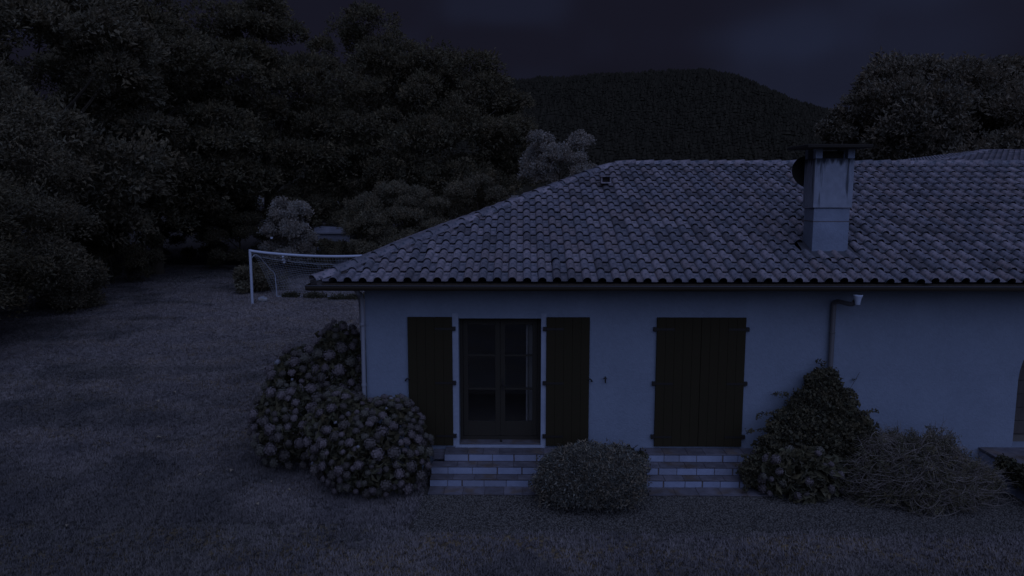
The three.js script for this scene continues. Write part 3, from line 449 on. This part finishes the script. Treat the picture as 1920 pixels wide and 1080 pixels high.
[
  ['pale_tree', 'pale bushy tree standing just above the roof hip', 2.05, -42, 8.1, 1.9, 1.75, 6.3, 34, 60, 'shrub', pale, 'small tree', 0.25],
  ['leafy_shrub', 'mid green shrub between the pale tree and the round shrub', -2.7, -44, 5.8, 1.75, 2.3, 3.4, 30, 60, 'shrub', mid, 'shrub', 0.25],
  ['leafy_shrub', 'wide round flecked shrub beside the shed', -6.9, -43, 5.1, 3.1, 2.6, 2.4, 60, 62, 'shrub', mid, 'shrub', 0.22],
  ['leafy_shrub', 'upright pale-leaved shrub beside the shed above the crossbar', -13.0, -41, 4.3, 1.35, 1.9, 2.4, 30, 60, 'shrub', pale, 'shrub', 0.22],
  ['leafy_shrub', 'low dark shrub right below the shed', -10.9, -43.6, 1.8, 1.5, 0.9, 0.9, 24, 50, 'shrub', dark, 'shrub', 0.22],
  ['leafy_shrub', 'small bush behind the goal post', -12.9, -35.6, 1.3, 0.85, 0.75, 0.55, 18, 50, 'shrub', mid, 'shrub', 0.25],
  ['leafy_shrub', 'dark evergreen shrub under the tall trees by the lawn corner', -17.4, -46, 4.6, 2.3, 2.4, 2.2, 40, 60, 'shrub', dark, 'shrub', 0.22],
  ['leafy_shrub', 'dark shrub just behind the upright pale shrub', -14.0, -47.5, 4.8, 2.2, 2.6, 2.3, 40, 60, 'shrub', dark, 'shrub', 0.22],
  ['leafy_shrub', 'shrub between the two edge trees of the lawn', -21.4, -38.6, 4.2, 2.2, 2.2, 2.0, 40, 60, 'shrub', dark, 'shrub', 0.22],
  ['leafy_shrub', 'low bush spilling onto the lawn under the edge tree', -18.9, -29.8, 2.6, 1.6, 1.3, 1.2, 26, 60, 'near', mid, 'shrub', 0.22],
  ['leafy_shrub', 'tall dark shrub deep between the edge trees', -26, -50.5, 5.6, 3, 3, 2.7, 40, 60, 'shrub', dark, 'shrub', 0.22],
  ['leafy_shrub', 'dark undergrowth shrub below the tree at the lawn corner', -22, -53, 5.2, 3, 2.8, 2.5, 40, 60, 'shrub', dark, 'shrub', 0.22],
  ['leafy_shrub', 'far dark shrub at the back of the wood', -31.5, -49, 6, 3.2, 3.2, 2.9, 40, 60, 'shrub', dark, 'shrub', 0.22],
  ['leafy_shrub', 'dark shrub behind the round flecked shrub', -9.4, -48.5, 5.4, 2.6, 2.8, 2.6, 40, 60, 'shrub', dark, 'shrub', 0.22],
].forEach(([name, label, x, z, h, rx, ry, cy, clumps, per, sp, tone, cat, rc], i) => tree({ name, label, cat, group: understory, x, z, h, rx, ry, cy, clumps, per, spray: sp, tone, seed: 400 + i * 17, low: -0.8, rc, limbs: 4, tr: 0.08 }));
tree({ name: 'broad_tree', label: 'spreading tree behind the chimney with loose twigs over the sky', cat: 'tree', group: 'trees behind the house', x: 23.3, z: -42.5, h: 11.7, rx: 5.3, ry: 4.4, cy: 7.4, clumps: 90, per: 85, spray: 'tree', tone: mid2, seed: 701, low: -0.8, extra: [[-5.9, 7.9, 0, 1.0, 8, 24], [-4.7, 9.0, 0.3, 1.2, 10, 28], [-3.5, 10.2, 0, 1.2, 10, 36]] });
tree({ name: 'broad_tree', label: 'dense tree behind the tiled ridge at the edge of the picture', cat: 'tree', group: 'trees behind the house', x: 31, z: -43.5, h: 12, rx: 5.6, ry: 4.7, cy: 7.4, clumps: 90, per: 85, spray: 'tree', tone: mid2, seed: 733, low: -0.8 });
// tall flowers behind the goal
[[-12.07, -36, 2.56, 1, 'tallest white-flowered stem behind the goal, above the crossbar'], [-11.87, -36.2, 1.74, 1, 'short single white flower seen through the goal net'], [-11.55, -36, 1.66, 3, 'stem with several white flowers seen through the goal net']].forEach(([x, z, h, n, label], i) => {
  const f = thing('flower_stem', label, 'flower', [x, 0, z], 'white flowers behind the goal'), r = rng(800 + i); part('stem', taper([V(0, 0, 0), V(0.03, h * 0.5, 0), V(0, h, 0)], 0.014, 0.006, 6, 5), M.bark, f);
  for (let k = 0; k < n; k++) { const g = mergeGeometries([0, 1, 2, 3, 4, 5].map(j => { const l = leafGeo(0.1, 0.085, 0.2, 0.2); l.rotateX(1.0); l.rotateY(j * 1.05); return l; })); g.rotateX(0.7); g.translate((r() - 0.5) * 0.1, h - k * 0.14, 0.02); part('flower_head', g, leafMat([0.6, 0.6, 0.6]), f); }
  instances('foliage', sprays.shrub, M.white, Array.from({ length: 14 }, () => ({ p: V((r() - 0.5) * 0.25, r() * h * 0.55, (r() - 0.5) * 0.25), n: V(r() - 0.5, 0.8, r() - 0.5).normalize(), s: 0.7 })), f, mid, 0.2, 810 + i);
});

// ---- hydrangeas
const headGeos = [0, 1, 2].map(q => { const r = rng(900 + q), out = [new THREE.IcosahedronGeometry(0.72, 1).toNonIndexed()]; out[0].deleteAttribute('uv'); for (let i = 0; i < 46; i++) { const y = 1 - 1.7 * (i + 0.5) / 46, a = i * 2.39996, s = Math.sqrt(Math.max(0, 1 - y * y)), d = V(Math.cos(a) * s, y, Math.sin(a) * s), f = new THREE.PlaneGeometry(0.36, 0.36).toNonIndexed(); f.deleteAttribute('uv'); const o = new THREE.Object3D(); o.quaternion.setFromUnitVectors(V(0, 0, 1), d.clone().add(rnd3(r).multiplyScalar(0.35)).normalize()); o.rotateZ(r() * 6); o.position.copy(d).multiplyScalar(0.86 + 0.16 * r()); o.updateMatrix(); out.push(f.applyMatrix4(o.matrix)); } const g = mergeGeometries(out); g.scale(1, 0.8, 1); return g; });
const headMats = [[0.17, 0.135, 0.105], [0.20, 0.155, 0.13], [0.145, 0.115, 0.085], [0.25, 0.195, 0.165], [0.175, 0.15, 0.10]].map(c => leafMat(c, { roughness: 0.85 })); const headPale = leafMat([0.36, 0.34, 0.33]);
function hydrangea(label, [x, z], lobes, heads, seed, palest, size = 0.095) {
  const b = thing('hydrangea_bush', label, 'bush', [x, 0, z], 'hydrangeas against the house'), r = rng(seed), pts = [], vol = lobes.reduce((s, l) => s + l[3] * l[4], 0);
  for (let i = 0; i < 9; i++) { const l = lobes[Math.floor(r() * lobes.length)]; part('stem', taper([V(l[0] * 0.3 + (r() - 0.5) * 0.3, 0, l[2] * 0.3 + (r() - 0.5) * 0.3), V(l[0] * 0.6, l[1] * 0.6, l[2] * 0.6), V(l[0] + (r() - 0.5) * l[3], l[1] + 0.3 * l[4], l[2] + (r() - 0.5) * l[5])], 0.018, 0.008, 6, 5), M.bark, b); }
  const inside = (p, me) => lobes.some((l, i) => i !== me && ((p.x - l[0]) / l[3]) ** 2 + ((p.y - l[1]) / l[4]) ** 2 + ((p.z - l[2]) / l[5]) ** 2 < 0.8);
  lobes.forEach((l, li) => {
    for (let i = 0; i < 900 * l[3] * l[4]; i++) { let d = rnd3(r); if (d.y < -0.1 && r() < 0.5) d.y = -d.y; const t = 0.66 + 0.27 * r() + 0.2 * (fbm(d.x * 4 + 9, d.y * 4 + 9, d.z * 4 + 9, 2) - 0.5), p = V(l[0] + d.x * l[3] * t, l[1] + d.y * l[4] * t, l[2] + d.z * l[5] * t); if (p.y > 0.04 && !inside(p, li)) pts.push({ p, n: d.clone().add(V(0, 0.3, 0)).add(rnd3(r).multiplyScalar(0.4)).normalize(), s: 0.8 + 0.5 * r() }); }
  });
  instances('foliage', sprays.hyd, M.white, pts, b, [0.13, 0.108, 0.05], 0.3, seed + 1);
  const put = []; let tries = 0; while (put.length < heads && tries++ < 9000) { let q = r() * vol, li = 0; while (q > lobes[li][3] * lobes[li][4]) { q -= lobes[li][3] * lobes[li][4]; li++; } const l = lobes[li], d = rnd3(r); if (d.z < -0.25 && d.y < 0.5) continue; if (d.y < -0.75) continue; const t = 0.96 + 0.13 * r(), p = V(l[0] + d.x * l[3] * t, l[1] + d.y * l[4] * t, l[2] + d.z * l[5] * t); if (p.y < 0.1 || inside(p, li)) continue; const s = size * (0.55 + 0.9 * r()); if (put.some(o => o.p.distanceTo(p) < (o.s + s) * 0.85)) continue; put.push({ p, s, d }); }
  for (const { p, s, d } of put) { const h = part('flower_head', headGeos[Math.floor(r() * 3)], r() < palest ? headPale : headMats[Math.floor(r() * 5)], b); h.position.copy(p); h.scale.setScalar(h.material === headPale ? s * 0.5 : s); h.quaternion.setFromUnitVectors(UP, d.clone().add(V(0, 0.5, 0)).normalize()); h.rotateY(r() * 6); }
}
hydrangea('tall hydrangea bush with dull flower heads wrapped round the house corner', [-3.7, -13.3], [[-0.15, 0.75, 0.35, 0.95, 0.85, 0.85], [0.35, 1.5, -0.05, 0.55, 0.95, 0.6], [-0.3, 1.2, 0.1, 0.6, 0.85, 0.7]], 215, 1001, 0.012, 0.082);
hydrangea('broad hydrangea bush with dried flower heads below the open shutter', [-2.45, -11.75], [[0.02, 0.62, 0, 0.93, 0.72, 0.72], [0.3, 0.85, -0.1, 0.55, 0.65, 0.5], [-0.55, 0.85, -0.35, 0.6, 0.7, 0.55]], 225, 1013, 0.035, 0.074);
hydrangea('low hydrangea with a few drooping heads under the climber', [4.55, -11.5], [[-0.05, 0.34, 0, 0.66, 0.46, 0.3]], 24, 1027, 0.03, 0.07);
// ---- rounded fine-leaved shrub between the steps
{
  const b = thing('rounded_shrub', 'clipped rounded shrub of tiny grey-green leaves between the two flights of steps', 'bush', [1.1, 0, -11.28]), r = rng(1101), pts = [];
  for (let i = 0; i < 10; i++) part('stem', taper([V((r() - 0.5) * 0.3, 0, (r() - 0.5) * 0.3), V((r() - 0.5) * 0.6, 0.3, (r() - 0.5) * 0.5), V((r() - 0.5) * 1.2, 0.6, (r() - 0.5) * 0.8)], 0.012, 0.004, 5, 5), M.bark, b);
  for (let i = 0; i < 9500; i++) { const d = rnd3(r); d.y = d.y < -0.5 ? -d.y : d.y; const t = 0.66 + 0.3 * r() + 0.14 * r() ** 6 + 0.42 * (fbm(d.x * 3.5 + 5, d.y * 3.5 + 5, d.z * 3.5 + 5, 3) - 0.5), sq = 1 / Math.pow(Math.abs(d.x) ** 2.3 + Math.abs(d.y) ** 2.3 + Math.abs(d.z) ** 2.3, 1 / 2.3), p = V(d.x * 0.83 * t * sq, 0.38 + d.y * 0.45 * t * sq, d.z * 0.62 * t * sq); if (p.y > 0.02) pts.push({ p, n: d.clone().add(V(0, 0.6, 0)).add(rnd3(r).multiplyScalar(0.5)).normalize(), s: 0.8 + 1.0 * r() }); }
  instances('foliage', sprays.fine, M.white, pts, b, [0.20, 0.172, 0.115], 0.6, 1103);
}
{
  const b = thing('ivy_patch', 'trailing dark ivy along the wall foot behind the clipped shrub', 'ivy', [1.55, 0, -12.1]), r = rng(1150), pts = []; part('stem', taper([V(-0.6, 0.05, 0.1), V(0, 0.3, -0.1), V(0.45, 0.55, -0.3)], 0.012, 0.006, 8, 5), M.bark, b);
  for (let i = 0; i < 420; i++) { const x = (r() - 0.5) * 1.05; pts.push({ p: V(x, 0.05 + (0.42 + 0.12 * fbm(x * 5 + 9, 2, 2, 2)) * r() ** 0.6, (r() - 0.5) * 0.35), n: V(r() - 0.5, 0.8, r()).normalize(), s: 0.7 + 0.4 * r() }); }
  instances('foliage', sprays.ivy, M.white, pts, b, [0.085, 0.072, 0.032], 0.3, 1151);
}
// ---- climber at the downpipe
{
  const b = thing('climbing_shrub', 'dark climbing shrub heaped in a peak up the brown downpipe', 'climber', [5.0, 0, -12.15]), r = rng(1201), pts = [];
  for (let i = 0; i < 9; i++) { const x = (r() - 0.5) * 0.5; part('stem', taper([V(x * 0.4, 0, 0), V(x, 0.7, -0.1 + r() * 0.2), V(0.1 + x * 0.4, 1.2 + 0.6 * r(), -0.25)], 0.02, 0.006, 7, 5), M.bark, b); }
  const lob = [[-0.08, 0.6, 0.1, 0.98, 0.68, 0.5], [0.05, 1.1, -0.1, 0.66, 0.58, 0.34], [0.1, 1.5, -0.2, 0.32, 0.44, 0.18], [-0.6, 0.5, 0.25, 0.6, 0.42, 0.3], [0.5, 0.75, 0.05, 0.45, 0.52, 0.34], [0.0, 0.3, 0.35, 0.9, 0.38, 0.35], [-0.35, 0.95, 0, 0.5, 0.42, 0.3], [-0.98, 0.3, 0.35, 0.42, 0.3, 0.28], [0.62, 0.35, 0.2, 0.45, 0.4, 0.3]];
  for (const l of lob) for (let i = 0; i < 2300 * l[3] * l[4] + 160; i++) { const d = rnd3(r), t = 0.6 + 0.38 * r() + 0.5 * (fbm(d.x * 3 + l[0] * 9 + 20, d.y * 3 + 20, d.z * 3 + 20, 3) - 0.5); const p = V(l[0] + d.x * l[3] * t, l[1] + d.y * l[4] * t, l[2] + d.z * l[5] * t); if (p.y < 0.03 || p.z < -0.42) continue; pts.push({ p, n: d.clone().add(V(0, 0.35, 0.2)).normalize(), s: 0.65 + 0.5 * r() }); }
  const shoot = (q, n) => { const c = new THREE.CatmullRomCurve3(q.map(v => V(...v))); part('shoot', new THREE.TubeGeometry(c, 14, 0.004, 4), M.bark, b); for (let i = 0; i < n; i++) pts.push({ p: c.getPoint(i / n).add(rnd3(r).multiplyScalar(0.03)), n: rnd3(r).add(V(0, 0.6, 0)).normalize(), s: 0.45 + 0.25 * r() }); };
  shoot([[-0.3, 1.2, -0.2], [-0.5, 1.42, -0.25], [-0.75, 1.44, -0.3]], 16); shoot([[0.3, 1.3, -0.2], [0.5, 1.4, -0.3], [0.7, 1.66, -0.38], [0.78, 1.8, -0.4]], 3); shoot([[-0.7, 0.75, 0.1], [-1.0, 0.95, 0.1], [-1.25, 0.9, 0.1]], 14); shoot([[-0.8, 0.5, 0.3], [-1.2, 0.55, 0.4], [-1.5, 0.4, 0.45]], 18); shoot([[-0.9, 0.3, 0.4], [-1.2, 0.25, 0.5], [-1.45, 0.05, 0.6]], 16); shoot([[0.5, 1.0, 0], [0.75, 1.2, 0], [0.95, 1.25, 0]], 12); shoot([[0.05, 1.7, -0.25], [0.1, 1.9, -0.3], [0.07, 2.02, -0.3]], 12); shoot([[0.2, 1.55, -0.2], [0.32, 1.75, -0.25], [0.3, 1.9, -0.3]], 10); shoot([[0.35, 1.35, -0.15], [0.52, 1.5, -0.2], [0.62, 1.48, -0.2]], 12); shoot([[-0.5, 1.0, 0], [-0.85, 1.2, 0], [-1.1, 1.1, 0.05]], 14);
  instances('foliage', sprays.ivy, M.white, pts, b, [0.115, 0.094, 0.044], 0.35, 1203);
}
// ---- twiggy shrub by the terrace
{
  const b = thing('twiggy_shrub', 'tangled twiggy shrub of thin arching grey stems beside the terrace', 'bush', [6.38, 0, -11.55]), r = rng(1301), tw = [], lf = [];
  const env = d => V(d.x * (1.04 + 0.1 * Math.sin(d.z * 5)), 0.28 + d.y * (0.66 - 0.16 * d.x + 0.12 * Math.sin(d.x * 6 + d.z * 4)), 0.02 + d.z * 0.68);
  for (let i = 0; i < 1500; i++) { // stems that arch over one another in all directions
    let d; do d = rnd3(r); while (d.y < -0.35); const tan = new THREE.Vector3().crossVectors(d, rnd3(r)).normalize(), depth = i < 1100 ? 0.86 + 0.16 * r() : 0.5 + 0.35 * r(), len = 0.18 + 0.5 * r(), pts = [], wob = (r() - 0.5) * 1.6, bulge = 0.02 + 0.3 * r() * r();
    for (let q = 0; q <= 5; q++) { const t = q / 5 - 0.5, e = d.clone().addScaledVector(tan, t * len).add(V(0, wob * t * t, 0)).normalize(), p = env(e).sub(V(0, 0.28, 0)).multiplyScalar(depth * (1 + bulge * Math.cos(Math.PI * t))).add(V(0, 0.28, 0)); p.y = Math.max(0.02, p.y + 0.05 * (fbm(p.x * 4 + 9, p.z * 4 + 9, 2, 2) - 0.5)); p.z = Math.max(-0.9, p.z); pts.push(p); }
    tw.push(taper(pts, 0.0055, 0.0022, 8, 3)); for (let f = 0; f < 2; f++) { const a = pts[1 + Math.floor(r() * 4)], e = a.clone().add(d.clone().multiplyScalar(0.05 + 0.12 * r())).add(rnd3(r).multiplyScalar(0.12)); e.y = Math.max(0.02, e.y); tw.push(taper([a, a.clone().lerp(e, 0.5).add(rnd3(r).multiplyScalar(0.015)), e], 0.0035, 0.0015, 3, 3)); } if (i % 2) { const c = new THREE.CatmullRomCurve3(pts); for (let q = 0; q < 3; q++) lf.push({ p: c.getPoint(r()), n: rnd3(r).add(V(0, 0.5, 0)).normalize(), s: 0.7 + 0.7 * r() }); }
  }
  for (let i = 0; i < 40; i++) { const x = -0.95 + 1.8 * r(), h = 0.86 + 0.46 * r() * r() - 0.26 * Math.abs(x - 0.05), z = -0.15 + 0.5 * (r() - 0.5); const p = [V(x * 0.6, 0.4, z), V(x * 0.9, h * 0.75, z), V(x + (r() - 0.5) * 0.16, h, z + (r() - 0.5) * 0.1)]; tw.push(taper(p, 0.005, 0.002, 6, 3)); const c = new THREE.CatmullRomCurve3(p); for (let q = 0; q < 8; q++) lf.push({ p: c.getPoint(0.6 + 0.4 * r()), n: rnd3(r).add(V(0, 0.8, 0)).normalize(), s: 0.8 + 0.6 * r() }); }
  part('twigs', mergeGeometries(tw), std([0.30, 0.24, 0.175], { roughness: 0.9 }), b, 'stuff'); instances('foliage', sprays.fine, M.white, lf, b, [0.17, 0.14, 0.07], 0.35, 1303);
}
{
  const b = thing('ivy_patch', 'dark leafy trailer hanging over the terrace edge', 'ivy', [8.0, 0, -11.2]), r = rng(1351), pts = []; part('stem', taper([V(0, 0.02, 1.0), V(-0.05, 0.4, 0.5), V(0.05, 0.52, -0.3)], 0.014, 0.006, 8, 5), M.bark, b);
  for (let i = 0; i < 460; i++) { const z = -0.75 + 1.7 * r(), dr = r(); pts.push({ p: V(-0.09 - 0.05 * dr + 0.1 * (r() - 0.3), 0.5 - (0.1 + 0.22 * fbm(z * 4 + 9, 3, 3, 2)) * dr + 0.03 * r(), z), n: V(-0.6 - r(), 0.8, r() - 0.5).normalize(), s: 0.7 + 0.5 * r() }); }
  instances('foliage', sprays.ivy, M.white, pts, b, [0.09, 0.076, 0.034], 0.35, 1353);
}

// ---------------------------------------------------------------- turf, pebbles, dead leaves
{
  const r = rng(1401), blades = []; for (let i = 0; i < 6; i++) { const a = r() * 6.28, l = 0.022 + 0.022 * r(), g = new THREE.BufferGeometry(), x = (r() - 0.5) * 0.05, z = (r() - 0.5) * 0.05, lx = Math.cos(a) * l * 0.7, lz = Math.sin(a) * l * 0.7, w = 0.0045; g.setAttribute('position', new THREE.Float32BufferAttribute([x - Math.sin(a) * w, 0, z + Math.cos(a) * w, x + Math.sin(a) * w, 0, z - Math.cos(a) * w, x + lx, l, z + lz], 3)); g.computeVertexNormals(); blades.push(g); }
  const geo = mergeGeometries(blades), N = 260000, m = new THREE.InstancedMesh(geo, M.blade, N), o = new THREE.Object3D(); m.name = 'grass'; let n = 0;
  while (n < N) {
    const t = r(), z = -(8.2 + 40 * t ** 1.5), x0 = z * 0.75, x1 = z > -10.45 ? 8.5 : z > -13.5 ? -1.6 : z * 0.2 + 1.5, x = x0 + (x1 - x0) * r(); if (x > -1.65 && z > -10.6 && -z > gravelEdge(x) + 0.12 * (r() - 0.3)) continue; 
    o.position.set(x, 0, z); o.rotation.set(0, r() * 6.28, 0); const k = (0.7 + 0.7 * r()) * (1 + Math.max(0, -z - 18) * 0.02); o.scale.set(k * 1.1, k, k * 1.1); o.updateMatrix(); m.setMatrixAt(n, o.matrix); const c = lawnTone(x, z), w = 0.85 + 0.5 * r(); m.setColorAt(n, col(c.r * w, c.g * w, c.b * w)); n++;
  }
  tag(m, 'short dry mown grass of the lawn', 'grass', null, 'stuff'); scene.add(m);
  // grass in front of the gravel, and weeds under the net
  const pg = new THREE.DodecahedronGeometry(0.011, 0), pm = new THREE.InstancedMesh(pg, std([1, 1, 1]), 34000); pm.name = 'gravel';
  for (let i = 0; i < 34000; i++) { const x = -1.6 + 11 * r(), z = -11.5 + 1.42 * r(); if (-z < gravelEdge(x) - 0.08 * r()) { i--; continue; } o.position.set(x, 0.006, z); o.rotation.set(r() * 6, r() * 6, r() * 6); const k = 0.5 + 0.9 * r(); o.scale.set(k, k * 0.7, k * (0.7 + 0.5 * r())); o.updateMatrix(); pm.setMatrixAt(i, o.matrix); const c = 0.07 + 0.095 * r(); pm.setColorAt(i, col(c * 1.12, c * 0.95, c * 0.7)); }
  tag(pm, 'loose grey gravel at the foot of the steps', 'gravel', null, 'stuff'); scene.add(pm);
  const wd = []; for (const [x, z, q] of [[-9.4, -33.6, 0.45], [-8.0, -33.2, 0.6], [-7.2, -33.4, 0.5], [-6.3, -33, 0.55], [-10.6, -33.8, 0.3]]) for (let i = 0; i < 60; i++) wd.push({ p: V(x + (r() - 0.5) * 2 * q, 0.02, z + (r() - 0.5) * q * 0.9), n: V((r() - 0.5) * 0.8, 1, (r() - 0.5) * 0.8).normalize(), s: 0.5 + 0.6 * r() });
  const w = instances('weeds', sprays.blade, M.white, wd, scene, [0.10, 0.085, 0.04], 0.3, 1409); tag(w, 'dark tufts of weeds along the back of the goal net', 'weeds', null, 'stuff');
}
{
  const g = leafGeo(0.09, 0.06, 0.35, 0.3); g.rotateX(-1.35); const m = leafMat([0.42, 0.33, 0.2]), r = rng(1501);
  const spots = [[-4.17, -11.89], [-3.75, -11.56], [-4.07, -10.99], [-5.05, -12.35], [-8.45, -16.72], [-5.48, -12.22], [-8.33, -17.4], [-6.6, -10.2], [-4.6, -15.2], [-7.2, -14.1]];
  spots.forEach(([x, z]) => { const l = new THREE.Mesh(g, m); l.name = numbered('fallen_leaf'); l.position.set(x, 0.055, z); l.rotation.y = r() * 6.28; l.scale.setScalar(0.8 + 0.5 * r()); scene.add(l); tag(l, 'single dry fallen leaf lying on the open lawn', 'leaf', 'dry leaves fallen on the lawn'); });
}

scene.traverse(o => { if (o.isMesh) { o.castShadow = true; o.receiveShadow = true; } });
renderer.render(scene, camera);
